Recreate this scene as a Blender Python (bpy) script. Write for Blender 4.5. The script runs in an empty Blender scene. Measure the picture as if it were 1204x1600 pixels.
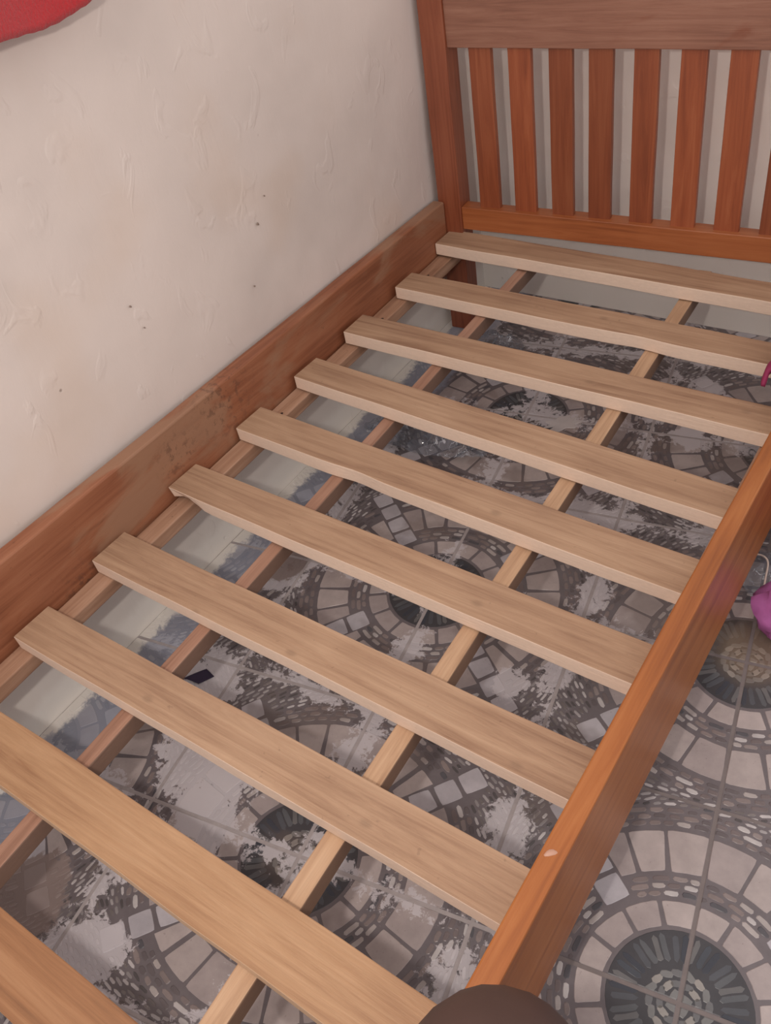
import bpy, bmesh, math, random
from mathutils import Vector, Matrix, noise
random.seed(7)
S = bpy.context.scene
COL = S.collection

# ------------------------------------------------------------------ camera
cam = bpy.data.objects.new('camera', bpy.data.cameras.new('camera'))
COL.objects.link(cam)
_r = Vector((0.8230, 0.5469, -0.1535)); _u = Vector((-0.2850, 0.6313, 0.7213))
_r.normalize(); _u = (_u - _r * _u.dot(_r)).normalized(); _b = _r.cross(_u)
M = Matrix((( _r.x, _u.x, _b.x), (_r.y, _u.y, _b.y), (_r.z, _u.z, _b.z))).to_4x4()
M.translation = Vector((1.2464, -0.2303, 1.0977))
cam.matrix_world = M
cam.data.sensor_fit = 'VERTICAL'; cam.data.sensor_height = 24.0
cam.data.lens = 1381.767 * 24.0 / 1600.0
cam.data.clip_start = 0.01
S.camera = cam

# ------------------------------------------------------------------ world + lamps + exposure
W = bpy.data.worlds.new('world'); S.world = W; W.use_nodes = True
W.node_tree.nodes['Background'].inputs[0].default_value = (1.0, 0.93, 0.91, 1)
W.node_tree.nodes['Background'].inputs[1].default_value = 0.90

def lamp(name, kind, loc, power, color, size, target=None):
    l = bpy.data.lights.new(name, kind); l.energy = power; l.color = color
    if kind == 'AREA':
        l.size = size
    else:
        l.shadow_soft_size = size
    o = bpy.data.objects.new(name, l); o.location = loc; COL.objects.link(o)
    if target is not None:
        o.rotation_euler = (Vector(target) - Vector(loc)).to_track_quat('-Z', 'Y').to_euler()
    return o
lamp('phone_flash', 'POINT', (1.03, -0.38, 1.20), 30.0, (1.0, 0.90, 0.82), 0.03)
lamp('overhead_fill', 'AREA', (0.7, -0.7, 2.2), 8.0, (1.0, 0.90, 0.82), 0.7, (0.6, 0.6, 0.0))  # unseen soft fill from above, added to lift the ambient light

S.view_settings.view_transform = 'Standard'; S.view_settings.look = 'None'
S.view_settings.gamma = 1.0; S.view_settings.use_curve_mapping = False
S.view_settings.exposure = 0.0

# ------------------------------------------------------------------ helpers
def lin(r, g, b):
    f = lambda c: (c / 255 / 12.92) if c / 255 <= 0.04045 else ((c / 255 + 0.055) / 1.055) ** 2.4
    return (f(r), f(g), f(b), 1.0)

class NT:
    def __init__(s, name):
        s.m = bpy.data.materials.new(name); s.m.use_nodes = True
        s.t = s.m.node_tree; s.N = s.t.nodes; s.b = s.N['Principled BSDF']
    def n(s, typ, **kw):
        x = s.N.new(typ)
        for k, v in kw.items():
            if k.startswith('i_'): x.inputs[k[2:]].default_value = v
            else: setattr(x, k, v)
        return x
    def l(s, a, b): s.t.links.new(a, b)
    def math(s, op, a, b=None, c=None, clamp=False):
        x = s.N.new('ShaderNodeMath'); x.operation = op; x.use_clamp = clamp
        for i, v in enumerate((a, b, c)):
            if v is None: continue
            if isinstance(v, (int, float)): x.inputs[i].default_value = v
            else: s.l(v, x.inputs[i])
        return x.outputs[0]
    def mix(s, f, a, b, blend='MIX'):
        x = s.N.new('ShaderNodeMix'); x.data_type = 'RGBA'; x.blend_type = blend
        for i, v in ((0, f), (6, a), (7, b)):
            if isinstance(v, (int, float)): x.inputs[i].default_value = v
            elif isinstance(v, tuple): x.inputs[i].default_value = v
            else: s.l(v, x.inputs[i])
        return x.outputs[2]
    def ramp(s, f, stops):
        x = s.N.new('ShaderNodeValToRGB'); e = x.color_ramp.elements
        while len(e) < len(stops): e.new(0.5)
        for i, (p, c) in enumerate(stops): e[i].position = p; e[i].color = c
        s.l(f, x.inputs[0]); return x.outputs[0]
    def noise(s, vec, scale, detail=4, rough=0.55, dist=0.0):
        x = s.n('ShaderNodeTexNoise'); x.inputs['Scale'].default_value = scale
        x.inputs['Detail'].default_value = detail; x.inputs['Roughness'].default_value = rough
        x.inputs['Distortion'].default_value = dist
        if vec is not None: s.l(vec, x.inputs['Vector'])
        return x.outputs[0]
    def mapping(s, vec, scale=(1, 1, 1), loc=(0, 0, 0), rot=(0, 0, 0)):
        x = s.n('ShaderNodeMapping'); x.inputs['Scale'].default_value = scale
        x.inputs['Location'].default_value = loc; x.inputs['Rotation'].default_value = rot
        s.l(vec, x.inputs['Vector']); return x.outputs[0]
    def bump(s, h, strength, dist, normal=None):
        x = s.n('ShaderNodeBump'); x.inputs['Strength'].default_value = strength
        x.inputs['Distance'].default_value = dist; s.l(h, x.inputs['Height'])
        if normal is not None: s.l(normal, x.inputs['Normal'])
        return x.outputs[0]

def step(T, v, lo, hi):
    x = T.n('ShaderNodeMapRange', interpolation_type='SMOOTHSTEP')
    x.inputs['From Min'].default_value = lo; x.inputs['From Max'].default_value = hi
    T.l(v, x.inputs['Value']); return x.outputs[0]

def wood(name, dark, mid, light, rough=0.55, blotch=None, blotch_lo=0.55, knots=False, grain=0.5, coat=0.0, side=None, specks=0.0, mottle=None):
    """Grain runs along each board's local X."""
    T = NT(name)
    tc = T.n('ShaderNodeTexCoord'); oi = T.n('ShaderNodeObjectInfo')
    off = T.n('ShaderNodeVectorMath', operation='MULTIPLY_ADD')
    comb = T.n('ShaderNodeCombineXYZ'); 
    for i in range(3): T.l(oi.outputs['Random'], comb.inputs[i])
    T.l(comb.outputs[0], off.inputs[0]); off.inputs[1].default_value = (37.0, 17.0, 53.0); T.l(tc.outputs['Object'], off.inputs[2])
    v = off.outputs[0]
    g1 = T.noise(T.mapping(v, (1.1, 22, 22)), 2.2, 7, 0.68, 0.9)
    g2 = T.noise(T.mapping(v, (6, 160, 160)), 2.0, 3, 0.6, 0.1)
    g3 = T.noise(T.mapping(v, (2.0, 3.0, 3.0)), 2.0, 3, 0.5, 0.3)
    s = T.math('ADD', T.math('MULTIPLY', g1, 0.7), T.math('MULTIPLY', g3, 0.3))
    col = T.ramp(s, [(0.36, dark), (0.5, mid), (0.64, light)])
    fine = T.math('MULTIPLY_ADD', g2, 0.30 * grain, 1.0 - 0.15 * grain)
    col = T.mix(1.0, col, fine, 'MULTIPLY')
    if knots:
        vo = T.n('ShaderNodeTexVoronoi', feature='F1', voronoi_dimensions='2D'); vo.inputs['Scale'].default_value = 3.0
        T.l(T.mapping(v, (1.0, 1.6, 1)), vo.inputs['Vector'])
        k = T.math('SUBTRACT', 1.0, step(T, T.math('ADD', vo.outputs['Distance'], T.math('MULTIPLY', g2, .02)), 0.02, 0.055))
        col = T.mix(T.math('MULTIPLY', k, 0.5), col, tuple(c * 0.62 for c in mid[:3]) + (1,))
    if specks:
        sp = T.noise(v, 95, 2, 0.5)
        col = T.mix(T.math('MULTIPLY', step(T, sp, 0.70, 0.76), specks), col, tuple(c * 0.3 for c in mid[:3]) + (1,))
    if blotch:
        bn = T.noise(T.mapping(v, (1.0, 2.2, 2.2)), 3.2, 5, 0.6, 0.5)
        col = T.mix(T.math('MULTIPLY', step(T, bn, blotch_lo, blotch_lo + 0.13), 0.8), col, blotch)
    if mottle:
        for (c, r_) in mottle:
            d = T.n('ShaderNodeVectorMath', operation='DISTANCE'); T.l(tc.outputs['Object'], d.inputs[0]); d.inputs[1].default_value = c
            f = T.math('SUBTRACT', 1.0, step(T, d.outputs['Value'], r_ * .2, r_))
            mn = T.noise(tc.outputs['Object'], 60, 4, .7)
            col = T.mix(T.math('MULTIPLY', T.math('MULTIPLY', f, step(T, mn, .5, .62)), .6), col, lin(88, 60, 48))
    if side is not None:   # rough sawn side faces, their lighting painted in, recognised by the board's own vertical normal
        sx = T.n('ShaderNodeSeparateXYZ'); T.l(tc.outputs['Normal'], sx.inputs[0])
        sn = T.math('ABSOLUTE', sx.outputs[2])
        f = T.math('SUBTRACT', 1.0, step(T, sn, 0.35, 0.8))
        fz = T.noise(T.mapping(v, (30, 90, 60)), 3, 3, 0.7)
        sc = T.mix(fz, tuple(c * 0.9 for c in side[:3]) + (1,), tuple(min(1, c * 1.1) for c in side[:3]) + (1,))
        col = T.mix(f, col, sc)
    T.l(col, T.b.inputs['Base Color'])
    T.b.inputs['Roughness'].default_value = rough
    if coat: T.b.inputs['Coat Weight'].default_value = coat; T.b.inputs['Coat Roughness'].default_value = 0.25
    h = T.math('ADD', T.math('MULTIPLY', g1, 0.4), g2)
    T.l(T.bump(h, 0.35 * grain + 0.08, 0.0015), T.b.inputs['Normal'])
    return T.m

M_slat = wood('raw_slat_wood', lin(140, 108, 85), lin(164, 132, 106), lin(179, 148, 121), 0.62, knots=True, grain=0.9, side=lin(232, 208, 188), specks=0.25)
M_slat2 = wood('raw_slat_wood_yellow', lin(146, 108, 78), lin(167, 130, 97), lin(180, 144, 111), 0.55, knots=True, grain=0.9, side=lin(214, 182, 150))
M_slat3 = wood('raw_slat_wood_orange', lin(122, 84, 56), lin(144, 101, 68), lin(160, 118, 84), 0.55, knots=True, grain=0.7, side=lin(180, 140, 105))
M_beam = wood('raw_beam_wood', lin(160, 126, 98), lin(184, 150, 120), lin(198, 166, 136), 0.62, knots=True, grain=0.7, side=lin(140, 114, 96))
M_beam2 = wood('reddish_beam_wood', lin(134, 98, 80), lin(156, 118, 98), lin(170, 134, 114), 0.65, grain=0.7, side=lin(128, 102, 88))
M_ledge = wood('ledge_wood', lin(138, 102, 80), lin(163, 126, 102), lin(180, 145, 122), 0.6, knots=True, grain=0.6, specks=0.5)
M_railL = wood('varnished_left_rail', lin(120, 70, 46), lin(143, 89, 62), lin(156, 104, 76), 0.55, blotch=lin(152, 116, 92), blotch_lo=0.50, grain=0.35, coat=0.05, specks=0.3, mottle=[((.10, .01, .06), .13), ((-.06, 0, .03), .08), ((.52, .0, -.05), .06), ((-.35, 0, -.07), .09)])
M_railR = wood('varnished_right_rail', lin(136, 76, 34), lin(156, 91, 42), lin(168, 104, 54), 0.42, grain=0.35, coat=0.12)
M_head = wood('varnished_headboard', lin(116, 60, 38), lin(136, 73, 48), lin(148, 85, 58), 0.42, grain=0.4, coat=0.2, specks=0.2)
M_headtop = wood('varnished_top_rail', lin(120, 80, 65), lin(142, 98, 80), lin(156, 113, 94), 0.5, grain=0.45, blotch=lin(124, 68, 46), blotch_lo=0.58)
M_headlow = wood('varnished_bottom_rail', lin(136, 74, 40), lin(160, 92, 52), lin(172, 105, 63), 0.4, grain=0.4, coat=0.25)
HS = [wood('headboard_slat_wood_%d' % k, lin(*[c * a for c in (122, 61, 36)]), lin(*[c * a for c in (141, 74, 44)]), lin(*[c * a for c in (154, 88, 56)]), 0.45, grain=0.4, coat=0.15)
      for k, a in enumerate((1.0, 0.93, 1.06))]

def plain(name, col, rough=0.5, **kw):
    T = NT(name)
    tc = T.n('ShaderNodeTexCoord')
    n = T.noise(tc.outputs['Object'], kw.pop('scale', 40), 4)
    amt = kw.pop('amt', 0.25)
    T.l(T.mix(n, tuple(c * (1 - amt) for c in col[:3]) + (1,), tuple(min(1, c * (1 + amt)) for c in col[:3]) + (1,)), T.b.inputs['Base Color'])
    T.b.inputs['Roughness'].default_value = rough
    b = kw.pop('bump', 0.0)
    if b: T.l(T.bump(n, b, 0.002), T.b.inputs['Normal'])
    for k, v in kw.items(): T.b.inputs[k.replace('_', ' ')].default_value = v
    return T.m

def link(name, me, mat, parent=None):
    o = bpy.data.objects.new(name, me); COL.objects.link(o)
    if mat is not None and len(me.materials) == 0: me.materials.append(mat)
    if parent is not None:
        o.parent = parent
    return o
def tag(o, label=None, cat=None, group=None, kind=None):
    for k, v in (('label', label), ('category', cat), ('group', group), ('kind', kind)):
        if v: o[k] = v
    return o
def empty(name, loc, label=None, cat=None, parent=None):
    o = bpy.data.objects.new(name, None); COL.objects.link(o); o.location = loc
    if parent is not None: o.parent = parent
    return tag(o, label, cat)
def mesh_from(name, bm, smooth=False, angle=None):
    me = bpy.data.meshes.new(name); bm.normal_update(); bm.to_mesh(me); bm.free()
    if smooth:
        for p in me.polygons: p.use_smooth = True
    return me

def board(name, a, b, w, t, mat, parent, up=(0, 0, 1), seg=24, jit=0.0008, bev=0.0025, seed=0, cut=None, taper=None, pid=0):
    """Board from a to b (centres of the END faces), local X along its length, w across (local Y), t thick (local Z).
    cut(u, y, z) may move a vertex (local coordinates)."""
    a = Vector(a); b = Vector(b); x = (b - a); L = x.length; x.normalize()
    z = Vector(up); z = (z - x * z.dot(x)).normalized(); y = z.cross(x)
    mid = (a + b) / 2
    prof = []
    hw, ht, bv = w / 2, t / 2, min(bev, w / 3, t / 3)
    for sy, sz in ((1, 1), (-1, 1), (-1, -1), (1, -1)):
        c = [(sy * hw, sz * (ht - bv)), (sy * (hw - bv * .3), sz * (ht - bv * .3)), (sy * (hw - bv), sz * ht)]
        if sy * sz < 0: c.reverse()
        prof += c
    bm = bmesh.new(); rings = []
    us = [-L / 2, -L / 2 + bv] + [-L / 2 + L * i / seg for i in range(1, seg)] + [L / 2 - bv, L / 2]
    for i, uu in enumerate(us):
        ring = []
        end = (i == 0 or i == len(us) - 1)
        for (py, pz) in prof:
            k = 1.0
            yy, zz = py, pz
            if end: yy *= (hw - bv) / hw; zz *= (ht - bv) / ht
            if jit and not end:
                nv = noise.noise_vector(Vector((uu * 6 + seed * 3.1, py * 20, pz * 20 + seed)))
                yy += nv.y * jit * 1.8; zz += nv.z * jit
            if taper: yy, zz = taper(uu / L + .5, yy, zz)
            v = Vector((uu, yy, zz))
            if cut: v = Vector(cut(v.x, v.y, v.z))
            ring.append(bm.verts.new(v))
        rings.append(ring)
    n = len(prof)
    for i in range(len(rings) - 1):
        for k in range(n):
            bm.faces.new((rings[i][k], rings[i][(k + 1) % n], rings[i + 1][(k + 1) % n], rings[i + 1][k]))
    bm.faces.new(rings[0][::-1]); bm.faces.new(rings[-1])
    bmesh.ops.recalc_face_normals(bm, faces=bm.faces)
    me = mesh_from(name, bm)
    me.materials.append(mat)
    o = bpy.data.objects.new(name, me); COL.objects.link(o)
    R = Matrix(((x.x, y.x, z.x), (x.y, y.y, z.y), (x.z, y.z, z.z))).to_4x4(); R.translation = mid
    if parent is not None:
        o.parent = parent
        pm = Matrix.Identity(4)
        q = parent
        while q is not None:
            pm = Matrix.Translation(q.location) @ pm; q = q.parent
        o.matrix_basis = pm.inverted() @ R
    else:
        o.matrix_basis = R
    return o

# ------------------------------------------------------------------ large structure
ZF = -0.293            # tile tops
XW = -0.045            # left wall plane
YW = 1.885             # back wall plane
OX, OY, LA, LC = 0.56518, 0.14052, 0.30345, 0.04912     # tile lattice: origin on a rosette, one step = one tile
TS = math.hypot(LA, LC)
def lat2w(i, j): return (OX + LA * i - LC * j, OY + LA * j + LC * i)

def plaster(name, base, lowband, grime=.35):
    T = NT(name)
    geo = T.n('ShaderNodeNewGeometry'); P = geo.outputs['Position']
    n1 = T.noise(P, 2.2, 4, 0.55); n2 = T.noise(T.mapping(P, (14, 14, 6)), 1.0, 5, 0.6, 0.7)
    n3 = T.noise(P, 90, 3, 0.6)
    col = T.ramp(n1, [(0.35, tuple(c * .90 for c in base[:3]) + (1,)), (0.5, base), (0.68, tuple(min(1, c * 1.06) for c in base[:3]) + (1,))])
    # faint yellowish grime patches
    g = T.noise(P, 3.4, 3, 0.5)
    col = T.mix(T.math('MULTIPLY', step(T, g, 0.52, 0.74), grime), col, lin(200, 176, 154))
    # tiny pits
    vo = T.n('ShaderNodeTexVoronoi', feature='F1'); vo.inputs['Scale'].default_value = 9.0; T.l(P, vo.inputs['Vector'])
    pit = T.math('SUBTRACT', 1.0, step(T, vo.outputs['Distance'], 0.022, 0.045))
    col = T.mix(T.math('MULTIPLY', pit, 0.6), col, lin(110, 95, 88))
    # fresh limewash near the floor; paler colour above it paints in light under bed
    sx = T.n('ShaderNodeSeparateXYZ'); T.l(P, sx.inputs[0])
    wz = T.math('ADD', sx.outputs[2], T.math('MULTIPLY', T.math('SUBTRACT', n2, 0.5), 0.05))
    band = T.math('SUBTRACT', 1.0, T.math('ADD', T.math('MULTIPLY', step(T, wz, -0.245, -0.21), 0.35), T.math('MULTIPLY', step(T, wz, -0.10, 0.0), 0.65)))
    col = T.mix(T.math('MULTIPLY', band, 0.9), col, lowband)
    T.l(col, T.b.inputs['Base Color']); T.b.inputs['Roughness'].default_value = 0.82
    T.b.inputs['Specular IOR Level'].default_value = 0.25
    lump = step(T, T.noise(T.mapping(P, (9, 9, 6)), 1.6, 3, 0.5, 0.8), 0.60, 0.70)
    nb = T.bump(n1, 0.3, 0.02)
    nb = T.bump(n2, 0.22, 0.004, nb)
    nb = T.bump(lump, 0.35, 0.0022, nb)
    nb = T.bump(n3, 0.12, 0.0012, nb)
    nb = T.bump(T.math('SUBTRACT', 1.0, pit), 0.5, 0.002, nb)
    T.l(nb, T.b.inputs['Normal'])
    return T.m
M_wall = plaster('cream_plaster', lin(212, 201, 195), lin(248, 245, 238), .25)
M_wall2 = plaster('pale_plaster', lin(249, 243, 237), lin(244, 240, 234), .1)

def slab(name, lo, hi, mat):
    bm = bmesh.new(); bmesh.ops.create_cube(bm, size=1.0)
    for v in bm.verts:
        v.co = Vector([lo[k] + (v.co[k] + .5) * (hi[k] - lo[k]) for k in range(3)])
    o = link(name, mesh_from(name, bm), mat); tag(o, kind='structure'); return o
def wall_grid(name, origin, du, dv, nu, nv, amp, thick, mat):
    """Plastered wall: gently uneven face, real thickness behind it."""
    bm = bmesh.new(); O = Vector(origin); U = Vector(du); V = Vector(dv); N = Vector(thick).normalized()
    g = []
    for i in range(nu + 1):
        row = []
        for j in range(nv + 1):
            p = O + U * (i / nu) + V * (j / nv)
            d = noise.noise(p * 3.0) * amp + noise.noise(p * 9.0) * amp * .35
            row.append(bm.verts.new(p + N * abs(d) ))
        g.append(row)
    for i in range(nu):
        for j in range(nv): bm.faces.new((g[i][j], g[i + 1][j], g[i + 1][j + 1], g[i][j + 1]))
    ret = bmesh.ops.extrude_face_region(bm, geom=bm.faces[:])
    for v in [e for e in ret['geom'] if isinstance(e, bmesh.types.BMVert)]: v.co = v.co + Vector(thick)
    bmesh.ops.recalc_face_normals(bm, faces=bm.faces)
    o = link(name, mesh_from(name, bm, True), mat); tag(o, kind='structure'); return o
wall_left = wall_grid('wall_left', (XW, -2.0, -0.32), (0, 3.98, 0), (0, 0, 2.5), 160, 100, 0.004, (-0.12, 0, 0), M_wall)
wall_back = wall_grid('wall_back', (XW - 0.1, YW, -0.32), (3.1, 0, 0), (0, 0, 2.5), 100, 90, 0.004, (0, 0.12, 0), M_wall2)

# ------------------------------------------------------------------ floor materials (print on the tiles, smears, dirt)
BROWN = [((0.20, -0.145), 0.075), ((-0.045, 1.185), 0.07), ((0.115, 0.67), 0.055), ((0.05, 0.79), 0.06),
         ((0.17, 1.60), 0.06), ((0.30, 1.28), 0.05)]
WHITE = [((0.195, 0.35), 0.075), ((0.36, 0.13), 0.085), ((0.27, 0.17), 0.07), ((0.717, 1.087), 0.03), ((0.13, 0.80), 0.03),
         ((0.14, 0.62), 0.035), ((0.30, 0.02), 0.06), ((0.52, 0.13), 0.025), ((0.71, 0.60), 0.035), ((0.77, 1.42), 0.04),
         ((0.61, 0.03), 0.03), ((0.74, 1.62), 0.05), ((0.36, -0.16), 0.06), ((0.80, 0.24), 0.035), ((0.09, 1.62), 0.08)]
def mosaic(name, rough, attr=True, base=None):
    T = NT(name)
    geo = T.n('ShaderNodeNewGeometry'); P = geo.outputs['Position']
    if attr:
        at = T.n('ShaderNodeAttribute', attribute_name='Col'); col = at.outputs['Color']
    else:
        col = base
    sx = T.n('ShaderNodeSeparateXYZ'); T.l(P, sx.inputs[0]); X, Y = sx.outputs[0], sx.outputs[1]
    na = T.noise(P, 28, 5, 0.65); nb_ = T.noise(P, 160, 3, 0.6)
    col = T.mix(1.0, col, T.ramp(na, [(0.3, (.86, .85, .85, 1)), (0.7, (1.1, 1.09, 1.08, 1))]), 'MULTIPLY')
    col = T.mix(T.math('MULTIPLY', step(T, nb_, 0.66, 0.74), 0.35), col, lin(84, 72, 68))
    # lattice coordinates -> distance to the grout lines
    dx = T.math('SUBTRACT', X, OX); dy = T.math('SUBTRACT', Y, OY); nn = LA * LA + LC * LC
    li = T.math('ADD', T.math('MULTIPLY', dx, LA / nn), T.math('MULTIPLY', dy, LC / nn))
    lj = T.math('ADD', T.math('MULTIPLY', dx, -LC / nn), T.math('MULTIPLY', dy, LA / nn))
    di = T.math('ABSOLUTE', T.math('SUBTRACT', li, T.math('ROUND', li)))
    dj = T.math('ABSOLUTE', T.math('SUBTRACT', lj, T.math('ROUND', lj)))
    dg = T.math('MINIMUM', di, dj)
    w1 = T.noise(T.mapping(P, (1, 1, 1)), 7, 3, 0.6); w2 = T.noise(P, 55, 4, 0.75, 0.4)
    wig = T.math('ADD', T.math('MULTIPLY', w1, 0.55), T.math('MULTIPLY', w2, 0.45))
    under = T.math('SUBTRACT', 1.0, step(T, X, 0.86, 1.0))
    # grout smeared over the tile edges, only under the bed
    sm = step(T, T.math('SUBTRACT', T.math('MULTIPLY', T.math('SUBTRACT', wig, 0.47), 1.1), dg), -0.035, 0.01)
    sm = T.math('MULTIPLY', sm, under)
    def spots(lst, wob):
        acc = None
        for (c, r) in lst:
            d = T.n('ShaderNodeVectorMath', operation='DISTANCE'); T.l(P, d.inputs[0]); d.inputs[1].default_value = (c[0], c[1], ZF)
            f = T.math('SUBTRACT', 1.0, T.math('DIVIDE', d.outputs['Value'], r))
            acc = f if acc is None else T.math('MAXIMUM', acc, f)
        return T.math('ADD', acc, T.math('MULTIPLY', T.math('SUBTRACT', wig, 0.5), wob))
    wsp = step(T, spots(WHITE, 5.0), 0.0, 0.15)
    bsp = step(T, spots(BROWN, 2.0), 0.0, 0.14)
    dirt = step(T, T.noise(P, 5.5, 3, 0.6), 0.56, 0.62)
    col = T.mix(T.math('MULTIPLY', T.math('MULTIPLY', dirt, under), 0.35), col, lin(112, 98, 92))
    white = T.math('MAXIMUM', sm, wsp)
    col = T.mix(T.math('MULTIPLY', white, 0.85), col, lin(198, 193, 198))
    col = T.mix(T.math('MULTIPLY', bsp, 0.9), col, lin(136, 121, 117))
    # bluish cement film on the strip along the left wall
    wf = T.math('ADD', X, T.math('MULTIPLY', T.math('SUBTRACT', wig, 0.5), 0.12))
    film = T.math('SUBTRACT', 1.0, step(T, wf, 0.085, 0.11))
    col = T.mix(T.math('MULTIPLY', film, 0.66), col, lin(152, 158, 175))
    # lime drips right against the wall
    edge = T.math('SUBTRACT', 1.0, step(T, wf, -0.026, -0.008))
    col = T.mix(T.math('MULTIPLY', edge, 0.95), col, lin(232, 228, 222))
    # a light-brown patch beside the bed
    d = T.n('ShaderNodeVectorMath', operation='DISTANCE'); T.l(P, d.inputs[0]); d.inputs[1].default_value = (1.075, 0.87, ZF)
    tan_patch = T.math('SUBTRACT', 1.0, step(T, T.math('ADD', d.outputs['Value'], T.math('MULTIPLY', wig, 0.06)), 0.06, 0.13))
    col = T.mix(T.math('MULTIPLY', tan_patch, 0.55), col, lin(150, 130, 108))
    T.l(col, T.b.inputs['Base Color'])
    rg = T.math('ADD', rough, T.math('MULTIPLY', T.math('MAXIMUM', white, bsp), 0.3))
    T.l(rg, T.b.inputs['Roughness'])
    T.l(T.bump(T.math('ADD', T.math('MULTIPLY', white, 0.6), T.math('MULTIPLY', na, 0.5)), 0.3, 0.0012), T.b.inputs['Normal'])
    return T.m
M_mosaic = mosaic('printed_mosaic_glaze', 0.36)

def grout_mat():
    T = NT('grout')
    geo = T.n('ShaderNodeNewGeometry'); P = geo.outputs['Position']
    sx = T.n('ShaderNodeSeparateXYZ'); T.l(P, sx.inputs[0])
    n = T.noise(P, 60, 4, 0.6)
    a = T.mix(n, lin(150, 143, 143), lin(184, 176, 177)); b = T.mix(n, lin(112, 104, 104), lin(134, 125, 124))
    T.l(T.mix(step(T, sx.outputs[0], 0.92, 1.0), a, b), T.b.inputs['Base Color'])
    T.b.inputs['Roughness'].default_value = 0.85
    T.l(T.bump(n, 0.4, 0.001), T.b.inputs['Normal'])
    return T.m
floor = slab('floor', (XW - 0.02, -2.0, -0.35), (3.0, YW + 0.03, ZF - 0.0009), grout_mat())
floor.location = (0, 0, 0)

# ------------------------------------------------------------------ the tile pattern (unit square, rosette centre at (0,0))
def sector(r0, r1, t0, t1, gap, jit, rnd, n=4):
    """rounded polygon of a ring sector; angles in radians; inset by gap."""
    pts = []
    def P(r, t): return Vector((r * math.cos(t), r * math.sin(t)))
    r0 += gap; r1 -= gap
    a0, a1 = t0 + gap / max(r0, .02), t1 - gap / max(r0, .02)
    b0, b1 = t0 + gap / r1, t1 - gap / r1
    c = [(r0, a0), (r1, b0), (r1, b1), (r0, a1)]
    c = [(r + rnd.uniform(-jit, jit), t + rnd.uniform(-jit, jit) / max(r, .1)) for r, t in c]
    def lerp(u, v, f): return (u[0] + (v[0] - u[0]) * f, u[1] + (v[1] - u[1]) * f)
    cr = 0.13
    for k in range(4):
        A, B, Cc = c[k - 1], c[k], c[(k + 1) % 4]
        pts.append(P(*lerp(B, A, cr))); pts.append(P(*lerp(lerp(B, A, cr * .28), lerp(B, Cc, cr * .28), .5))); pts.append(P(*lerp(B, Cc, cr)))
        pts.append(P(*lerp(B, Cc, .5)))
    return pts
def blob(cx, cy, ang, l, w, rnd, n=8):
    out = []
    for k in range(n):
        t = 2 * math.pi * k / n
        e = 0.62
        x = math.copysign(abs(math.cos(t)) ** e, math.cos(t)) * l / 2 * rnd.uniform(.88, 1.08)
        y = math.copysign(abs(math.sin(t)) ** e, math.sin(t)) * w / 2 * rnd.uniform(.82, 1.12)
        out.append(Vector((cx + x * math.cos(ang) - y * math.sin(ang), cy + x * math.sin(ang) + y * math.cos(ang))))
    return out
def clip(poly, inside, inter):
    out = []
    for k in range(len(poly)):
        a, b = poly[k - 1], poly[k]
        ia, ib = inside(a), inside(b)
        if ib:
            if not ia: out.append(inter(a, b))
            out.append(b)
        elif ia: out.append(inter(a, b))
    return out
def clip_half(poly, nx, ny, d):      # keep nx*x+ny*y <= d
    f = lambda p: nx * p.x + ny * p.y - d
    return clip(poly, lambda p: f(p) <= 0, lambda a, b: a + (b - a) * (f(a) / (f(a) - f(b))))
EDGE = 0.0105
def clip_tile(poly, m=EDGE):
    for (nx, ny, d) in ((-1, 0, -m), (0, -1, -m), (1, 0, 1 - m), (0, 1, 1 - m)):
        if len(poly) < 3: return []
        poly = clip_half(poly, nx, ny, d)
    return poly
rnd = random.Random(11)
CREAM = [lin(171, 161, 160), lin(163, 153, 153), lin(177, 167, 166), lin(158, 149, 149)]
WSTONE = [lin(183, 180, 187), lin(175, 172, 179)]
BPEB = [lin(129, 118, 117), lin(137, 126, 125), lin(115, 105, 106), lin(101, 94, 97), lin(169, 162, 161), lin(185, 181, 182), lin(85, 84, 90), lin(143, 133, 132), lin(123, 113, 113), lin(131, 120, 119)]
GPEB = [lin(119, 120, 121), lin(135, 134, 133), lin(105, 106, 109), lin(147, 144, 141)]
DARK = [lin(69, 74, 83), lin(89, 92, 97), lin(59, 63, 73), lin(103, 103, 105), lin(79, 82, 89)]
MORTAR = lin(109, 103, 107)
stones = []      # (polygon, colour, height): the pieces that can be picked apart
pebbles = []     # small ones
HP = math.pi / 2
def arcs(n, jitter, r):
    e = [0.0] + [HP * (k / n) + r.uniform(-jitter, jitter) for k in range(1, n)] + [HP]
    return list(zip(e[:-1], e[1:]))
for (a, b) in arcs(4, 0.04, rnd): stones.append((sector(.335, .475, a, b, .009, .004, rnd), rnd.choice(CREAM), 1))
for (a, b) in arcs(6, 0.025, rnd): stones.append((sector(.605, .84, a, b, .0095, .005, rnd), rnd.choice(CREAM), 1))
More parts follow.
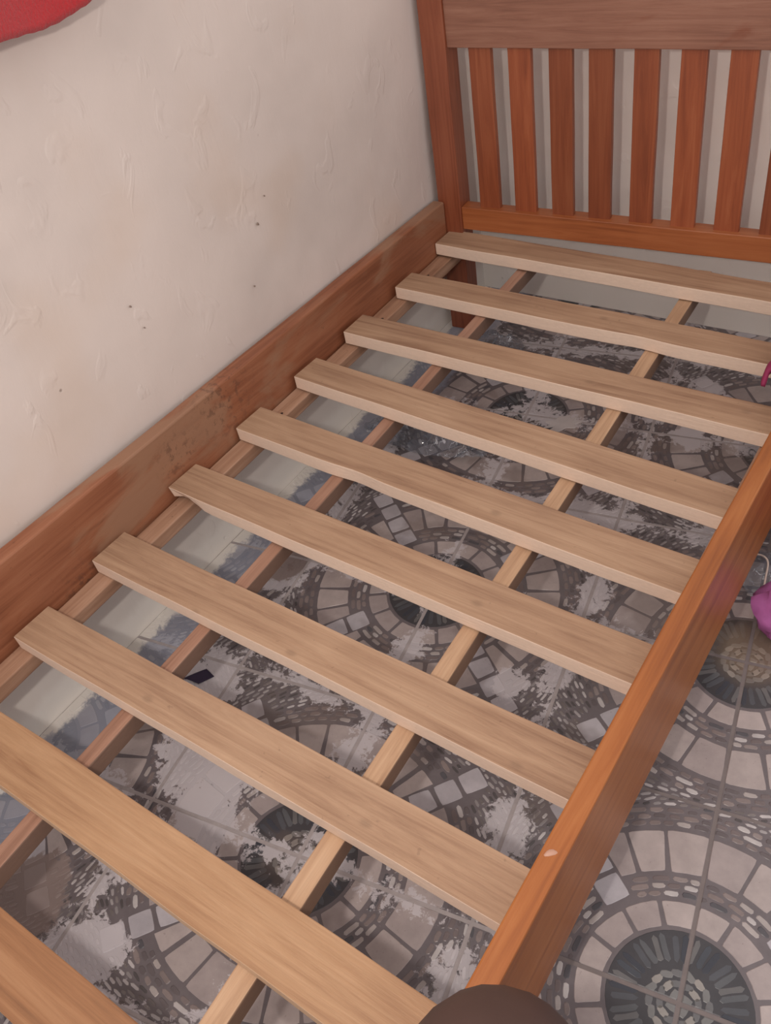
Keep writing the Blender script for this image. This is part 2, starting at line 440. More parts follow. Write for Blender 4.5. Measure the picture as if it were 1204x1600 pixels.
# chain of pale squares along the diagonal replaces what lies there
chain = []
for k, d in enumerate((.575, .73, .885, 1.04)):
    s2 = .066
    c = [Vector((-s2, -s2)), Vector((s2, -s2)), Vector((s2, s2)), Vector((-s2, s2))]
    c = [v + Vector((rnd.uniform(-.006, .006), rnd.uniform(-.006, .006))) for v in c]
    pts = []
    for q in range(4):
        A, B, Cc = c[q - 1], c[q], c[(q + 1) % 4]
        pts += [B.lerp(A, .2), B.lerp((A + Cc) / 2, .055), B.lerp(Cc, .2)]
    cs = math.cos(HP / 2)
    pts = [Vector(((d + p.x) * cs - p.y * cs, (d + p.x) * cs + p.y * cs)) for p in pts]
    chain.append((pts, rnd.choice(WSTONE), 1))
def in_chain(p, m=.078):
    u = (p.x + p.y) * .70711; v = (p.y - p.x) * .70711
    return .50 < u < 1.115 and abs(v) < m
def cut_chain(poly):
    """trim a stone where the diagonal chain passes"""
    c = sum(poly, Vector((0, 0))) / len(poly)
    v = (c.y - c.x) * .70711; u = (c.x + c.y) * .70711
    if u < .47 : return poly
    s = 1 if v >= 0 else -1
    # keep s*(y-x)/sqrt2 >= .078
    return clip_half(poly, .70711 * s, -.70711 * s, -.078)
st2 = []
for poly, colr, h in stones:
    r_ = sum((p.length for p in poly)) / len(poly)
    q = cut_chain(poly) if r_ > .5 else poly
    if len(q) >= 3: st2.append((q, colr, h))
stones = st2 + chain
stones = [(clip_tile(p), c, h) for p, c, h in stones]; stones = [s for s in stones if len(s[0]) >= 3]
# pebble core, dark radial stones
for r0, n in ((.036, 1), (.083, 3), (.131, 4)):
    for k in range(n):
        t = HP * (k + .5) / n + rnd.uniform(-.05, .05)
        pebbles.append((blob(r0 * math.cos(t), r0 * math.sin(t), t + HP + rnd.uniform(-.5, .5), .070, .040, rnd), rnd.choice(GPEB), .8))
for k in range(9):
    t = HP * (k + .5) / 9 + rnd.uniform(-.03, .03)
    pebbles.append((blob(.245 * math.cos(t), .245 * math.sin(t), t + rnd.uniform(-.12, .12), .14, .037, rnd), rnd.choice(DARK), .6))
def row(r, w, n0, r_):
    t = 0.01
    while t < HP:
        l = r_.uniform(.055, .11); dt = l / r
        c = Vector((r * math.cos(t + dt / 2), r * math.sin(t + dt / 2)))
        if 0.0 < c.x < 1.0 and 0.0 < c.y < 1.0 and not in_chain(c, .10):
            pebbles.append((blob(c.x, c.y, t + dt / 2 + HP + r_.uniform(-.06, .06), l * .93, w, r_), r_.choice(BPEB), .7))
        t += dt
for r in (.503, .54, .577): row(r, .032, 0, rnd)
r = .872
while r < .97:
    row(r, .032, 0, rnd); r += .037
FANC = [lin(176, 172, 174), lin(188, 184, 186), lin(160, 156, 158), lin(140, 136, 138), lin(112, 106, 106), lin(84, 80, 82), lin(128, 122, 122)]
while r < 1.41:
    t = 0.01
    while t < HP:
        l = rnd.uniform(.045, .085); dt = l / r; tc_ = t + dt / 2
        c = Vector((r * math.cos(tc_), r * math.sin(tc_)))
        if 0.0 < c.x < 1.0 and 0.0 < c.y < 1.0 and not in_chain(c, .09):
            near_axis = min(tc_, HP - tc_) < .10
            pebbles.append((blob(c.x, c.y, tc_ + HP + .25 * math.sin(7 * r) + rnd.uniform(-.1, .1), l * .9, .020, rnd, 6), rnd.choice(BPEB if near_axis else FANC), .7))
        t += dt
    r += .0275
pebbles = [(clip_tile(p), c, h) for p, c, h in pebbles]; pebbles = [s for s in pebbles if len(s[0]) >= 3]
dark_disc = [Vector((.006, .006))] + [Vector((.328 * math.cos(HP * k / 12), .328 * math.sin(HP * k / 12))) for k in range(13)]
dark_disc = clip_tile(dark_disc, EDGE)

H0 = 0.0007
def poly_prism(bm, lay, poly, z0, z1, colr, bevel=.0006, world=None, rr=None):
    """raised piece: side ring, bevelled top"""
    n = len(poly); c = sum(poly, Vector((0, 0))) / n
    area = sum(poly[k - 1].x * poly[k].y - poly[k].x * poly[k - 1].y for k in range(n))
    if abs(area) < 1e-8: return
    if area < 0: poly = poly[::-1]
    lo = [bm.verts.new((p.x, p.y, z0)) for p in poly]
    hi = []
    for p in poly:
        d = (c - p); L = d.length
        q = p + d * min(.3, bevel / max(L, 1e-6))
        hi.append(bm.verts.new((q.x, q.y, z1)))
    fs = [bm.faces.new(hi)]
    for k in range(n): fs.append(bm.faces.new((lo[k], lo[(k + 1) % n], hi[(k + 1) % n], hi[k])))
    for f in fs:
        for l in f.loops: l[lay] = colr
def place(poly, M2):
    return [Vector((M2[0] * p.x + M2[1] * p.y + M2[2], M2[3] * p.x + M2[4] * p.y + M2[5])) for p in poly]
def world_clip(poly):
    poly = clip_half(poly, -1, 0, -(XW + 0.0005))
    if len(poly) >= 3: poly = clip_half(poly, 0, 1, YW - 0.0005)
    return poly
TILE_H = 0.0016
def build_piece(name, items, M2, do_clip, base=False):
    """items: list of (poly, colour, height factor) -> mesh in metres, tile-local (origin = rosette corner)."""
    bm = bmesh.new(); lay = bm.loops.layers.float_color.new('Col'); cnt = 0
    for poly, colr, h in items:
        q = [Vector(p) * TS for p in poly]
        if do_clip:
            w = place(poly, M2); w = world_clip(w)
            if len(w) < 3: continue
            # back to tile-local
            det = M2[0] * M2[4] - M2[1] * M2[3]
            q = [Vector(((M2[4] * (p.x - M2[2]) - M2[1] * (p.y - M2[5])) / det, (-M2[3] * (p.x - M2[2]) + M2[0] * (p.y - M2[5])) / det)) * TS for p in w]
        if base: poly_prism(bm, lay, q, -TILE_H, 0.0, colr, .0005)
        else: poly_prism(bm, lay, q, -0.0003, H0 * h, colr, .0012 if h == 1 else .0022)
        cnt += 1
    if cnt == 0: bm.free(); return None
    me = mesh_from(name, bm); me.materials.append(M_mosaic); return me
SQ = [Vector((EDGE, EDGE)), Vector((1 - EDGE, EDGE)), Vector((1 - EDGE, 1 - EDGE)), Vector((EDGE, 1 - EDGE))]
base_items = [(SQ, MORTAR, 1)]
FAN_BG = [Vector((1.0 * math.cos(HP * k / 16), 1.0 * math.sin(HP * k / 16))) for k in range(17)]
disc_item = (dark_disc, lin(66, 66, 71), .35)
shared = {}
nstone = 0
cells = []
for i in range(-4, 6):
    for j in range(-4, 8):
        cs = [lat2w(i + a, j + b) for a in (0, 1) for b in (0, 1)]
        if max(c[0] for c in cs) < XW + .01 or min(c[1] for c in cs) > YW - .01: continue
        if min(c[0] for c in cs) > 2.0 or max(c[1] for c in cs) < -.45: continue
        cx, cy = lat2w(i + .5, j + .5)
        d = (cx - 0.85) ** 2 + (cy - 0.35) ** 2
        cells.append((d, i, j, cs))
cells.sort()
def in_view(cx, cy):
    d = Vector((cx, cy, ZF)) - M.translation
    z = d.dot(-_b)
    if z <= 0: return False
    px = 602 + 1381.8 * d.dot(_r) / z; py = 800 - 1381.8 * d.dot(_u) / z
    return -120 < px < 1320 and -100 < py < 1720
for (_, i, j, cs) in cells:
    ri, rj = i + (i % 2), j + (j % 2)             # its rosette corner (even, even)
    k = {(0, 0): 0, (1, 0): 1, (1, 1): 2, (0, 1): 3}[(ri - i, rj - j)]   # quarter turns
    wx, wy = lat2w(ri, rj); ang = math.atan2(LC, LA) + k * HP
    ca, sa = math.cos(ang) * TS, math.sin(ang) * TS
    M2 = (ca, -sa, wx, sa, ca, wy)
    edge = min(c[0] for c in cs) < XW + .01 or max(c[1] for c in cs) > YW - .01
    def get(key, items, base=False):
        if edge: return build_piece(key, items, M2, True, base)
        if key not in shared: shared[key] = build_piece(key, items, M2, False, base)
        return shared[key]
    me = get('tile', base_items, True)
    if me is None: continue
    t = link('tile', me, None, floor); t.location = (wx, wy, ZF - .0002); t.rotation_euler = (0, 0, ang)
    mp = get('pebbles', [disc_item] + pebbles)
    if mp: tag(link('pebble_print', mp, None, t), kind='stuff')
    cx, cy = lat2w(i + .5, j + .5)
    if nstone < 286 and in_view(cx, cy):
        for q, s in enumerate(stones):
            ms = get('stone_%d' % q, [s])
            if ms: link('stone', ms, None, t); nstone += 1
    else:
        ms = get('stones_all', stones)
        if ms: tag(link('stone_print', ms, None, t), kind='stuff')

# ------------------------------------------------------------------ the bed
bed = empty('bed_frame', (0.5, 0.65, ZF), 'orange-brown varnished wooden bed frame with pale bare slats and barred headboard', 'bed')
YP, AH = 1.655, 0.0589
def railz(y, z0): return z0
# left rail (against the wall): outer x -.038, inner 0 ; slightly twisted like the real one
bl, blz = -0.0312, -0.0256
def lr(y, dx, z): return (dx + bl * (y - .9), y, z + blz * (y - .9))
yA, yB = -0.36, 1.652
zt, zb_ = 0.1079, -0.095
a = Vector(lr(yA, -.019, (zt + zb_) / 2)); b = Vector(lr(yB, -.019, (zt + zb_) / 2))
a.x = -.0085; b.x = -.0235
def keep(xmin):
    return None
rail_l = board('side_rail', (a.x - .004, a.y, a.z), (b.x - .0, b.y, b.z), .034, zt - zb_, M_railL, bed, seg=40, jit=.0008, bev=.004, seed=1)
tag(rail_l, 'blotchy reddish brown side rail along the wall')
ledge_l = board('slat_ledge', (.033, -.34, -.033 - .0155), (.018, 1.64, -.033 - .0155), .043, .030, M_ledge, bed, seg=40, seed=2)
tag(ledge_l, 'pale strip nailed inside the rail along the wall')
br, bz = 0.0057, -0.0165
def rr(y, x, z): return (x + br * (y - .9), y, z + bz * (y - .9))
zt2, zb2 = .061, -.172
rail_r = board('side_rail', rr(-.36, 1.0152, (zt2 + zb2) / 2), rr(1.69, 1.0152, (zt2 + zb2) / 2), .0303, zt2 - zb2, M_railR, bed, seg=50, jit=.0006, bev=.003, seed=3)
tag(rail_r, 'glossy orange topped side rail on the open side')
ledge_r = board('slat_ledge', (.9835, -.34, -.0495), (.9865, 1.64, -.0495), .022, .030, M_ledge, bed, seg=30, seed=4)
# nails and knots on the left ledge
M_dark = plain('dark_nail_hole', lin(58, 36, 28), .7)
M_white = plain('white_paint', lin(206, 188, 178), .6, amt=.08)
M_spot = plain('paint_spot', lin(184, 142, 122), .6, amt=.08)
M_nail = plain('nail_head', lin(70, 56, 50), .5, Metallic=.6)
def disc(name, c, n, r, mat, parent, sx=1.0, h=.0006):
    bm = bmesh.new()
    c = Vector(c); n = Vector(n).normalized(); u = n.orthogonal().normalized(); v = n.cross(u)
    ring = []; top = []
    for k in range(12):
        t = 2 * math.pi * k / 12; rr_ = r * (1 + .15 * math.sin(3 * t + c.y * 50))
        d = u * math.cos(t) * rr_ * sx + v * math.sin(t) * rr_
        ring.append(bm.verts.new(d - n * .0008)); top.append(bm.verts.new(d * .8 + n * h))
    for k in range(12): bm.faces.new((ring[k], ring[(k + 1) % 12], top[(k + 1) % 12], top[k]))
    bm.faces.new(top)
    o = link(name, mesh_from(name, bm, True), mat, parent)
    q = parent; off = Vector((0, 0, 0))
    m = Matrix.Identity(4)
    while q is not None: m = q.matrix_basis @ m; q = q.parent
    o.matrix_basis = m.inverted() @ Matrix.Translation(c)
    return o
for y in (.155, .395, .62, .86, 1.05, 1.27, 1.49): disc('nail', (.038 - .007 * y, y, -.0332), (0, 0, 1), .0035, M_nail, ledge_l)
disc('paint_spot', (1.0085, .196, .0733), (0, 0, 1), .0042, M_spot, rail_r, sx=2.0)

# bed slats: front y at x=0, skew, width, left end x, left lift, wood
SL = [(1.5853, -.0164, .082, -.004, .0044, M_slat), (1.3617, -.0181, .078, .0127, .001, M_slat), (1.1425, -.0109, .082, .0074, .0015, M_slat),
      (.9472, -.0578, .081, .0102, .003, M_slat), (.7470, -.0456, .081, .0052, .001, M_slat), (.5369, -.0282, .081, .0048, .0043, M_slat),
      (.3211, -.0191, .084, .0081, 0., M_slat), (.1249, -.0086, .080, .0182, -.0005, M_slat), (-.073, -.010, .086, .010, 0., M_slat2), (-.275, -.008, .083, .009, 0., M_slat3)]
for k, (y0, sk, w, xl, lift, mat) in enumerate(SL):
    t = .0325; xr = .9975
    cut = None
    if k == 5:     # waney, chipped lower front edge near its left end
        def cut(x, y, z):
            f = math.exp(-((x + .46) / .035) ** 2)
            if y < 0 and z < 0: return (x, y + .012 * f, z + .008 * f)
            return (x, y, z)
    if k in (1, 4):
        xc = .15 if k == 1 else -.17
        def cut(x, y, z, xc=xc):
            f = math.exp(-((x - xc) / .05) ** 2)
            return (x, y + (.006 * f if y < 0 else .002 * f), z - (.0015 * f if z > 0 else 0))
    lift = max(lift, 0.0)
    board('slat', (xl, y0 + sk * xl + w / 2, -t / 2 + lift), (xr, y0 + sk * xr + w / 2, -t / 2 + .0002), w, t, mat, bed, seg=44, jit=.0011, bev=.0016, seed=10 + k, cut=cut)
    for xx in (.06, .95):
        pass

M_chip = plain('chipped_plaster', lin(140, 124, 114), .9)
for (y, z, r) in ((1.0085, .3316, .0042), (.9523, .2186, .0028), (.6422, .3469, .0030), (.6541, .2949, .0022), (1.0469, .3749, .0024)):
    disc('plaster_chip', (XW + .0045, y, z), (1, 0, 0), r, M_chip, wall_left, sx=.7)
for (y, z, r) in ((1.192, -.004, .006), (1.165, -.022, .004), (1.628, .012, .007)):
    disc('knot_hole', (-.0175 + .0 + .0100 * (y < 1.3) + .0005, y, z), (1, 0, 0), r, M_dark, rail_l, sx=1.3, h=.001)

# lengthwise bearers under the slats
def bm_line(x0, sl, y): return x0 + sl * (y - .9)
bearer_l = board('bearer', (bm_line(.2713, -.0325, -.33), -.33, -.0335 - .0175), (bm_line(.2713, -.0325, 1.72), 1.72, -.0335 - .0175), .0292, .035, M_beam2, bed, seg=40, seed=31, jit=.0008)
tag(bearer_l, 'reddish lengthwise bearer under the slats nearer the wall')
bearer_c = board('bearer', (bm_line(.6954, -.0304, -.33), -.33, -.0335 - .0175), (bm_line(.6954, -.0304, 1.72), 1.72, -.0335 - .0175), .0326, .035, M_beam, bed, seg=40, seed=32, jit=.0008)
tag(bearer_c, 'pale lengthwise bearer under the middle of the slats')

# headboard
HX, HZ = -0.0125, 0.031
def hb(x, z, d=0): return (x + HX * z, YP + AH * x + HZ * z + d, z)
def hdir(): return Vector((1, AH, 0)).normalized()
HN = Vector((-AH, 1, 0)).normalized()         # thickness direction
hbx = empty('headboard', (0.5, 1.0, 0), parent=bed)
hbx.location = Vector((.5, 1.70, ZF)) - Vector(bed.location)
def upboard(name, x0, x1, z0, z1, d0, d1, mat, seg=20, seed=0, label=None):
    """vertical board of the headboard: face x0..x1, depth d0..d1"""
    xc = (x0 + x1) / 2; dc = (d0 + d1) / 2
    A = Vector(hb(xc, z0, dc)); B = Vector(hb(xc, z1, dc))
    o = board(name, A, B, (x1 - x0), (d1 - d0), mat, hbx, up=HN, seg=seg, seed=seed, jit=.0006, bev=.002)
    return tag(o, label)
def crossboard(name, x0, x1, z0, z1, d0, d1, mat, seed=0, label=None, top_at=None):
    zc = (z0 + z1) / 2; dc = (d0 + d1) / 2
    o = board(name, hb(x0, zc, dc), hb(x1, zc, dc), (z1 - z0), (d1 - d0), mat, hbx, up=HN, seg=30, seed=seed, jit=.0006, bev=.002)
    return tag(o, label)
upboard('post', -.027, .038, ZF + .001, .70, 0.0, .058, M_head, seg=30, seed=41)
upboard('post', 1.0, 1.065, ZF + .001, .70, 0.0, .058, M_head, seg=30, seed=42)
crossboard('top_rail', .037, 1.001, .4579, .566, .008, .040, M_headtop, seed=43)
crossboard('bottom_rail', .037, 1.001, .0126, .0733, .006, .046, M_headlow, seed=44)
gaps = [(None, .087), (.1445, .185), (.244, .285), (.343, .379), (.437, .481), (.538, .580), (.637, .680), (.738, .780)]
sl_e = [(.0875, .1440), (.1865, .2435), (.2860, .3420), (.3800, .4355), (.4820, .5360), (.5810, .6360), (.6810, .7370), (.7810, .8370), (.8800, .9360)]
for k, (x0, x1) in enumerate(sl_e):
    upboard('headboard_slat', x0, x1, .060, .470, .018, .034, HS[(k * 2 + k // 3) % 3], seg=14, seed=50 + k)

# low footboard, below the frame of the photograph
fbx = empty('footboard', (0, 0, 0), parent=bed); fbx.location = Vector((.5, -.40, ZF)) - Vector(bed.location)
board('post', (.0, -.39, ZF + .001), (.0, -.39, .10), .06, .058, M_head, fbx, up=(0, 1, 0), seed=61)
board('post', (1.016, -.39, ZF + .001), (1.016, -.39, .10), .06, .058, M_head, fbx, up=(0, 1, 0), seed=62)
board('bottom_rail', (.03, -.392, -.02), (.986, -.392, -.02), .10, .03, M_headlow, fbx, up=(0, 1, 0), seed=63)

# ------------------------------------------------------------------ loose things
def grid_sheet(name, fn, nu, nv, mat, thick=.0, label=None, cat=None, sub=1):
    bm = bmesh.new(); g = []
    for i in range(nu + 1): g.append([bm.verts.new(fn(i / nu, j / nv)) for j in range(nv + 1)])
    for i in range(nu):
        for j in range(nv): bm.faces.new((g[i][j], g[i + 1][j], g[i + 1][j + 1], g[i][j + 1]))
    bmesh.ops.recalc_face_normals(bm, faces=bm.faces)
    o = link(name, mesh_from(name, bm, True), mat)
    if thick:
        md = o.modifiers.new('thickness', 'SOLIDIFY'); md.thickness = thick; md.offset = 0
    return tag(o, label, cat)

def catmull(P, t):
    n = len(P) - 1; f = t * n; i = min(int(f), n - 1); f -= i
    g = lambda k: P[max(0, min(n, k))]
    a, b, c, d = g(i - 1), g(i), g(i + 1), g(i + 2)
    return [.5 * ((2 * b[k]) + (-a[k] + c[k]) * f + (2 * a[k] - 5 * b[k] + 4 * c[k] - d[k]) * f * f + (-a[k] + 3 * b[k] - 3 * c[k] + d[k]) * f ** 3) for k in range(len(b))]

# red towel hanging on the left wall, lower corner in view
def red_mat():
    T = NT('red_towelling'); tc = T.n('ShaderNodeTexCoord'); n = T.noise(tc.outputs['Object'], 220, 4, .7); n2 = T.noise(tc.outputs['Object'], 14, 3)
    c = T.mix(n, lin(146, 14, 24), lin(196, 36, 44)); c = T.mix(T.math('MULTIPLY', n2, .35), c, lin(200, 56, 66))
    T.l(c, T.b.inputs['Base Color']); T.b.inputs['Roughness'].default_value = .95
    T.b.inputs['Sheen Weight'].default_value = .3
    T.l(T.bump(n, .8, .004), T.b.inputs['Normal']); return T.m
# outline of the lower hem in (y, z) at x ~ .02
HEM = [(.0, .87), (.10, .86), (.25, .835), (.40, .822), (.50, .8265), (.565, .822), (.63, .8140), (.66, .8120), (.70, .8160), (.716, .8195), (.742, .8242), (.80, .885), (.86, .98)]
def hem(y):
    for (a, za), (b, zb) in zip(HEM[:-1], HEM[1:]):
        if a <= y <= b: return za + (zb - za) * (y - a) / (b - a)
    return HEM[-1][1]
def red(u, v):
    y = .10 + .76 * u; z0 = hem(y)
    z = z0 + (1.32 - z0) * v
    yy = y + (.45 - y) * v * .7
    x = .018 + .008 * math.sin(yy * 26 + v * 2) * (1 - v * .4) + .010 * noise.noise(Vector((yy * 9, z * 5, 2)))
    z += .0025 * noise.noise(Vector((yy * 60, 0, 5))) * (1 - v)
    x = x * (1 - v) + -.034 * v if v > .6 else x
    return (max(x, -.034), yy, z)
grid_sheet('towel', red, 90, 50, red_mat(), .006, 'red fluffy towel hanging on the cream wall, upper left corner', 'towel')

# clear plastic sheets crumpled on the floor
def clear_mat():
    T = NT('clear_plastic'); T.b.inputs['Roughness'].default_value = .12; T.b.inputs['Coat Weight'].default_value = 1.0
    tc = T.n('ShaderNodeTexCoord'); n = T.noise(tc.outputs['Object'], 26, 3, .6, .8); m = T.noise(tc.outputs['Object'], 12, 2, .5)
    ridge = T.math('SUBTRACT', 1.0, step(T, T.math('ABSOLUTE', T.math('SUBTRACT', n, .5)), .0, .022))   # whitened creases in the film
    ridge = T.math('MULTIPLY', ridge, step(T, m, .42, .56))
    T.l(T.mix(ridge, (.20, .23, .29, 1), (.85, .88, .95, 1)), T.b.inputs['Base Color'])
    T.l(T.bump(n, .8, .01), T.b.inputs['Normal'])
    T.l(T.math('MULTIPLY_ADD', ridge, .38, .40), T.b.inputs['Alpha']); return T.m
M_clear = clear_mat()
def crumple(cx, cy, rx, ry, ang, hgt, seed):
    def f(u, v):
        t = u * 2 * math.pi; r = v ** .8
        rr_ = 1 + .22 * noise.noise(Vector((math.cos(t) * 1.5, math.sin(t) * 1.5, seed)))
        x = math.cos(t) * r * rx * rr_; y = math.sin(t) * r * ry * rr_
        X = cx + x * math.cos(ang) - y * math.sin(ang); Y = cy + x * math.sin(ang) + y * math.cos(ang)
        nz = noise.noise(Vector((X * 22, Y * 22, seed))) + .7 * (1 - 2 * abs(noise.noise(Vector((X * 45, Y * 45, seed + 4)))))
        z = ZF + .0035 + max(0, (.5 + nz)) * hgt * (1 - .75 * r ** 2)
        return (max(X, XW + .012), min(Y, YW - .012), z)
    return f
grid_sheet('plastic_sheet', crumple(.185, 1.168, .19, .062, .08, .034, 3.3), 90, 40, M_clear, 0, 'crumpled clear plastic sheet on tiles between fourth and fifth slats from headboard', 'plastic sheet')
grid_sheet('plastic_sheet', crumple(.155, 1.585, .085, .045, .3, .036, 8.1), 80, 36, M_clear, 0, 'crumpled clear plastic sheet on the floor behind the bed by the headboard post', 'plastic sheet')

# dark scrap of cloth and the paint splash
def scrap(u, v):
    q = [Vector((.128, .318)), Vector((.157, .357)), Vector((.181, .352)), Vector((.165, .322))]
    p = q[0].lerp(q[3], u).lerp(q[1].lerp(q[2], u), v)
    return (p.x, p.y, ZF + .003 + .002 * math.sin(u * 3 + v * 2))
grid_sheet('cloth_scrap', scrap, 8, 8, plain('navy_cloth', lin(48, 38, 62), .85, bump=.3), .0015, 'small dark purple scrap of cloth lying on the tiles under the slats', 'scrap')
bm = bmesh.new(); ring = []; top = []
for k in range(40):
    t = 2 * math.pi * k / 40; r_ = 1 + .45 * noise.noise(Vector((math.cos(t) * 2.5, math.sin(t) * 2.5, 9))) + .18 * math.sin(t * 9)
    p = Vector((math.cos(t) * .042 * r_, math.sin(t) * .026 * r_))
    ring.append(bm.verts.new((p.x, p.y, 0))); top.append(bm.verts.new((p.x * .9, p.y * .9, .0012)))
for k in range(40): bm.faces.new((ring[k], ring[(k + 1) % 40], top[(k + 1) % 40], top[k]))
bm.faces.new(top)
o = link('paint_splash', mesh_from('paint_splash', bm, False), plain('dried_paint', lin(190, 184, 184), .6, amt=.1)); o.location = (.467, 1.355, ZF + .0004); o.rotation_euler = (0, 0, .9)
tag(o, 'dried white paint splash on a floor tile under the slats', 'paint splash')

# magenta bag standing beside the bed
M_mag = plain('magenta_cloth', lin(184, 104, 168), .7, scale=25, amt=.45, bump=.5)
M_mag3 = plain('dark_magenta_cloth', lin(132, 34, 74), .75, scale=25, amt=.3, bump=.3)
bag = empty('blanket', (1.12, 1.2, ZF), 'magenta cloth draped over the open-side rail and bunched on the floor, right edge', 'cloth')
def lump(name, c, r, mat, parent, seed, amp=.12, nu=28, nv=18, flat=None, label=None):
    bm = bmesh.new(); rings = []
    c = Vector(c)
    top = bm.verts.new((0, 0, 0)); bot = bm.verts.new((0, 0, 0))
    def P(t, f):
        d = Vector((math.cos(t) * math.sin(f), math.sin(t) * math.sin(f), math.cos(f)))
        k = 1 + amp * noise.noise(d * 2.2 + Vector((seed, 0, 0))) + amp * .5 * noise.noise(d * 6 + Vector((seed, 3, 0)))
        p = Vector((d.x * r[0], d.y * r[1], d.z * r[2])) * k + c
        if flat is not None: p.z = max(p.z, flat)
        return p
    top.co = P(0, .0001); bot.co = P(0, math.pi - .0001)
    for i in range(1, nv): rings.append([bm.verts.new(P(2 * math.pi * k / nu, math.pi * i / nv)) for k in range(nu)])
    for k in range(nu):
        bm.faces.new((top, rings[0][k], rings[0][(k + 1) % nu])); bm.faces.new((bot, rings[-1][(k + 1) % nu], rings[-1][k]))
        for i in range(nv - 2): bm.faces.new((rings[i][k], rings[i + 1][k], rings[i + 1][(k + 1) % nu], rings[i][(k + 1) % nu]))
    off = parent.location if parent else Vector((0, 0, 0))
    for v in bm.verts: v.co -= off
    bmesh.ops.recalc_face_normals(bm, faces=bm.faces)
    o = link(name, mesh_from(name, bm, True), mat, parent); return tag(o, label)
lump('cloth_bundle', (1.128, .945, -.238), (.074, .056, .060), M_mag, bag, 1.0, amp=.34, flat=ZF + .002)
lump('cloth_bundle', (1.168, 1.205, -.18), (.122, .10, .12), M_mag3, bag, 7.0, flat=ZF + .002, label='dark magenta bunched cloth')
PATH = [(.947, .040), (.950, .062), (.966, .074), (1.0, .074), (1.034, .070), (1.050, .03), (1.056, -.08), (1.066, -.18), (1.09, -.25)]
def drape(u, v):
    f = v * (len(PATH) - 1); i = min(int(f), len(PATH) - 2); f -= i
    x = PATH[i][0] + (PATH[i + 1][0] - PATH[i][0]) * f; z = PATH[i][1] + (PATH[i + 1][1] - PATH[i][1]) * f
    y0 = 1.215 + .05 * (1 - abs(2 * v - .5)) * 0 + .02 * math.sin(v * 7)
    y = y0 + u * .30
    wv = .006 * math.sin(u * 17 + v * 3)
    return (x + abs(wv) * (1 if v > .55 else -1 if v < .3 else 0) - bag.location.x, y - bag.location.y, z + abs(wv) * (.6 if .2 < v < .6 else 0) - bag.location.z)
dr = grid_sheet('draped_cloth', drape, 30, 40, M_mag3, .008); dr.parent = bag
# clear plastic bag with a white seam lying beside it
pb = empty('plastic_bag', (1.06, 1.08, ZF), 'clear plastic bag with a white seam on the floor beside the open-side rail', 'plastic bag')
film = grid_sheet('film', lambda u, v: tuple(Vector(crumple(1.04, 1.06, .045, .06, .2, .03, 5.5)(u, v)) - Vector(pb.location)), 30, 12, M_clear); film.parent = pb
pts_ = [(1.000, 1.060, -.262), (1.008, 1.068, -.250), (1.026, 1.071, -.246), (1.041, 1.060, -.248), (1.048, 1.025, -.256), (1.055, .985, -.266), (1.060, .965, -.285)]

def tube(name, pts, r, mat, parent, n=8, steps=40):
    bm = bmesh.new(); rings = []
    off = parent.location
    for i in range(steps + 1):
        p = Vector(catmull([list(q) for q in pts], i / steps)); q = Vector(catmull([list(q) for q in pts], min(1, i / steps + .02))); o_ = Vector(catmull([list(q) for q in pts], max(0, i / steps - .02)))
        d = (q - o_).normalized(); u = d.cross(Vector((.3, .2, 1))).normalized(); v = d.cross(u)
        rings.append([bm.verts.new(p - off + (u * math.cos(2 * math.pi * k / n) + v * math.sin(2 * math.pi * k / n)) * r) for k in range(n)])
    for i in range(steps):
        for k in range(n): bm.faces.new((rings[i][k], rings[i][(k + 1) % n], rings[i + 1][(k + 1) % n], rings[i + 1][k]))
    bm.faces.new(rings[0][::-1]); bm.faces.new(rings[-1])
    return link(name, mesh_from(name, bm, True), mat, parent)
tag(tube('seam', pts_, .0018, M_white, pb), 'white seam of the clear bag')

# ------------------------------------------------------------------ person: bent leg beside the rail
def skin_mat():
    T = NT('dark_skin'); tc = T.n('ShaderNodeTexCoord'); n = T.noise(tc.outputs['Object'], 18, 4, .6); n2 = T.noise(tc.outputs['Object'], 260, 3, .6)
    T.l(T.mix(n, lin(66, 48, 44), lin(78, 58, 53)), T.b.inputs['Base Color']); T.b.inputs['Roughness'].default_value = .55
    T.b.inputs['Subsurface Weight'].default_value = .06; T.b.inputs['Subsurface Radius'].default_value = (.02, .008, .004)
    T.l(T.bump(n2, .12, .001), T.b.inputs['Normal']); return T.m
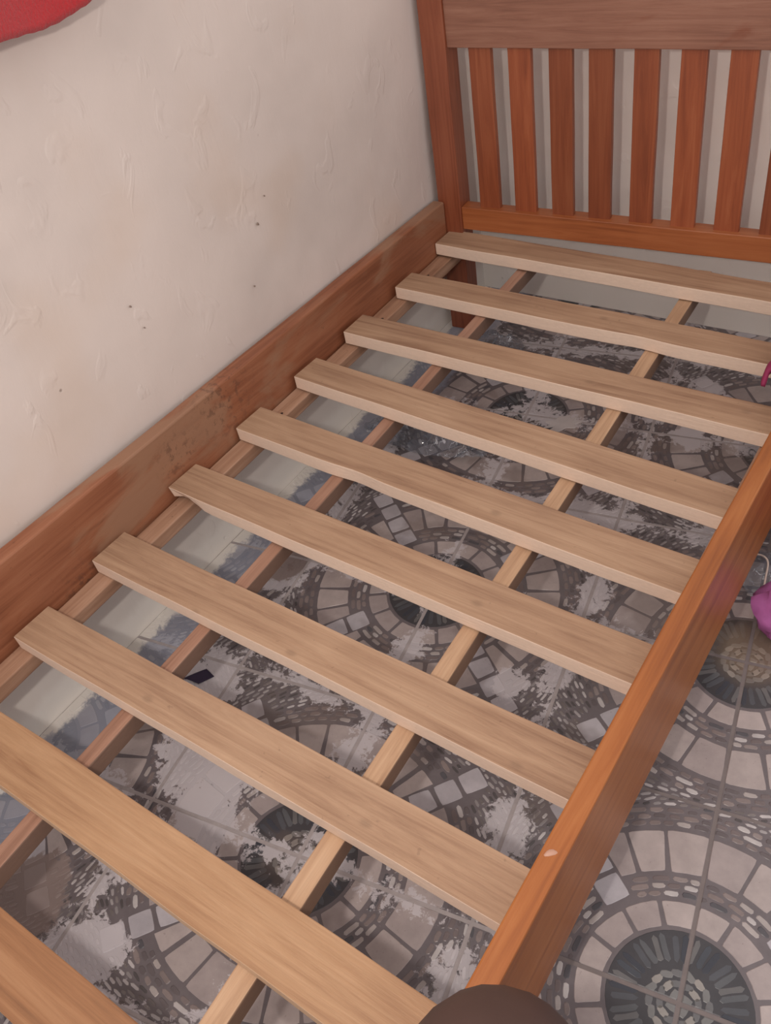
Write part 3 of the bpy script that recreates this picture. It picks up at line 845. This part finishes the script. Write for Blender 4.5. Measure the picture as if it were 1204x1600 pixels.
# x, y, z, half width (across), half depth
LEG = [(1.30, -.50, .62, .085, .09), (1.27, -.42, .52, .084, .088), (1.21, -.27, .37, .078, .080), (1.135, -.17, .27, .080, .076),
       (1.088, -.068, .188, .085, .080), (1.096, -.045, .10, .060, .060), (1.105, -.06, .02, .052, .056), (1.12, -.10, -.06, .048, .054),
       (1.125, -.13, -.14, .038, .042), (1.128, -.145, -.21, .030, .036), (1.128, -.135, -.252, .032, .040)]
bm = bmesh.new(); rings = []
NR, NS = 24, 70
side = Vector((.92, .39, 0)).normalized()
prev = None
for i in range(NS + 1):
    t = i / NS; x, y, z, ra, rb = catmull(LEG, t)
    x2, y2, z2, _, _ = catmull(LEG, min(1, t + .01)); x1, y1, z1, _, _ = catmull(LEG, max(0, t - .01))
    d = Vector((x2 - x1, y2 - y1, z2 - z1)).normalized()
    s = (side - d * side.dot(d)).normalized(); fwd = s.cross(d)
    ring = []
    for k in range(NR):
        a = 2 * math.pi * k / NR
        ring.append(bm.verts.new(Vector((x, y, z)) + s * math.cos(a) * ra + fwd * math.sin(a) * rb))
    rings.append(ring)
for i in range(NS):
    for k in range(NR): bm.faces.new((rings[i][k], rings[i][(k + 1) % NR], rings[i + 1][(k + 1) % NR], rings[i + 1][k]))
bm.faces.new(rings[0][::-1])
# foot continues from the ankle ring
FOOT = [(.0, -.02, .034, .040), (.012, .0, .036, .036), (.03, .03, .037, .032), (.055, .08, .041, .026), (.075, .125, .044, .018), (.085, .15, .040, .012)]
last = rings[-1]
base = Vector((1.128, -.135, 0))
for (fx, fy, ra, rb) in FOOT[1:]:
    cz = ZF + rb + .001
    ring = []
    dirv = Vector((fx, fy, 0)); fd = Vector((.35, .94, 0)).normalized(); s = Vector((.94, -.35, 0))
    for k in range(NR):
        a = 2 * math.pi * k / NR
        ring.append(bm.verts.new(base + dirv + Vector((0, 0, cz)) + s * math.cos(a) * ra - Vector((0, 0, 1)) * math.sin(a) * rb * -1))
    # choose the ring rotation nearest to the last ring
    best = min(range(NR), key=lambda o_: sum((ring[(k + o_) % NR].co - last[k].co).length for k in range(NR)))
    rb_ = [ring[(k + best) % NR] for k in range(NR)]
    rev = [ring[(best - k) % NR] for k in range(NR)]
    if sum((rev[k].co - last[k].co).length for k in range(NR)) < sum((rb_[k].co - last[k].co).length for k in range(NR)): rb_ = rev
    for k in range(NR): bm.faces.new((last[k], last[(k + 1) % NR], rb_[(k + 1) % NR], rb_[k]))
    last = rb_
bm.faces.new(last)
# toes
for q in range(5):
    c = base + Vector((.085 + (q - 2) * .016, .155 - abs(q - .5) * .006, 0)) 
    tr = .0105 if q else .0125
    res = bmesh.ops.create_uvsphere(bm, u_segments=10, v_segments=8, radius=1.0, matrix=Matrix.Translation((c.x - .03 + 0, c.y, ZF + tr + .001)) @ Matrix.Diagonal((tr, tr * 2.2, tr, 1)))
bmesh.ops.recalc_face_normals(bm, faces=bm.faces)
o = link('person', mesh_from('person', bm, True), skin_mat())
tag(o, 'dark brown bent knee of a person beside the rail at the bottom edge', 'person')
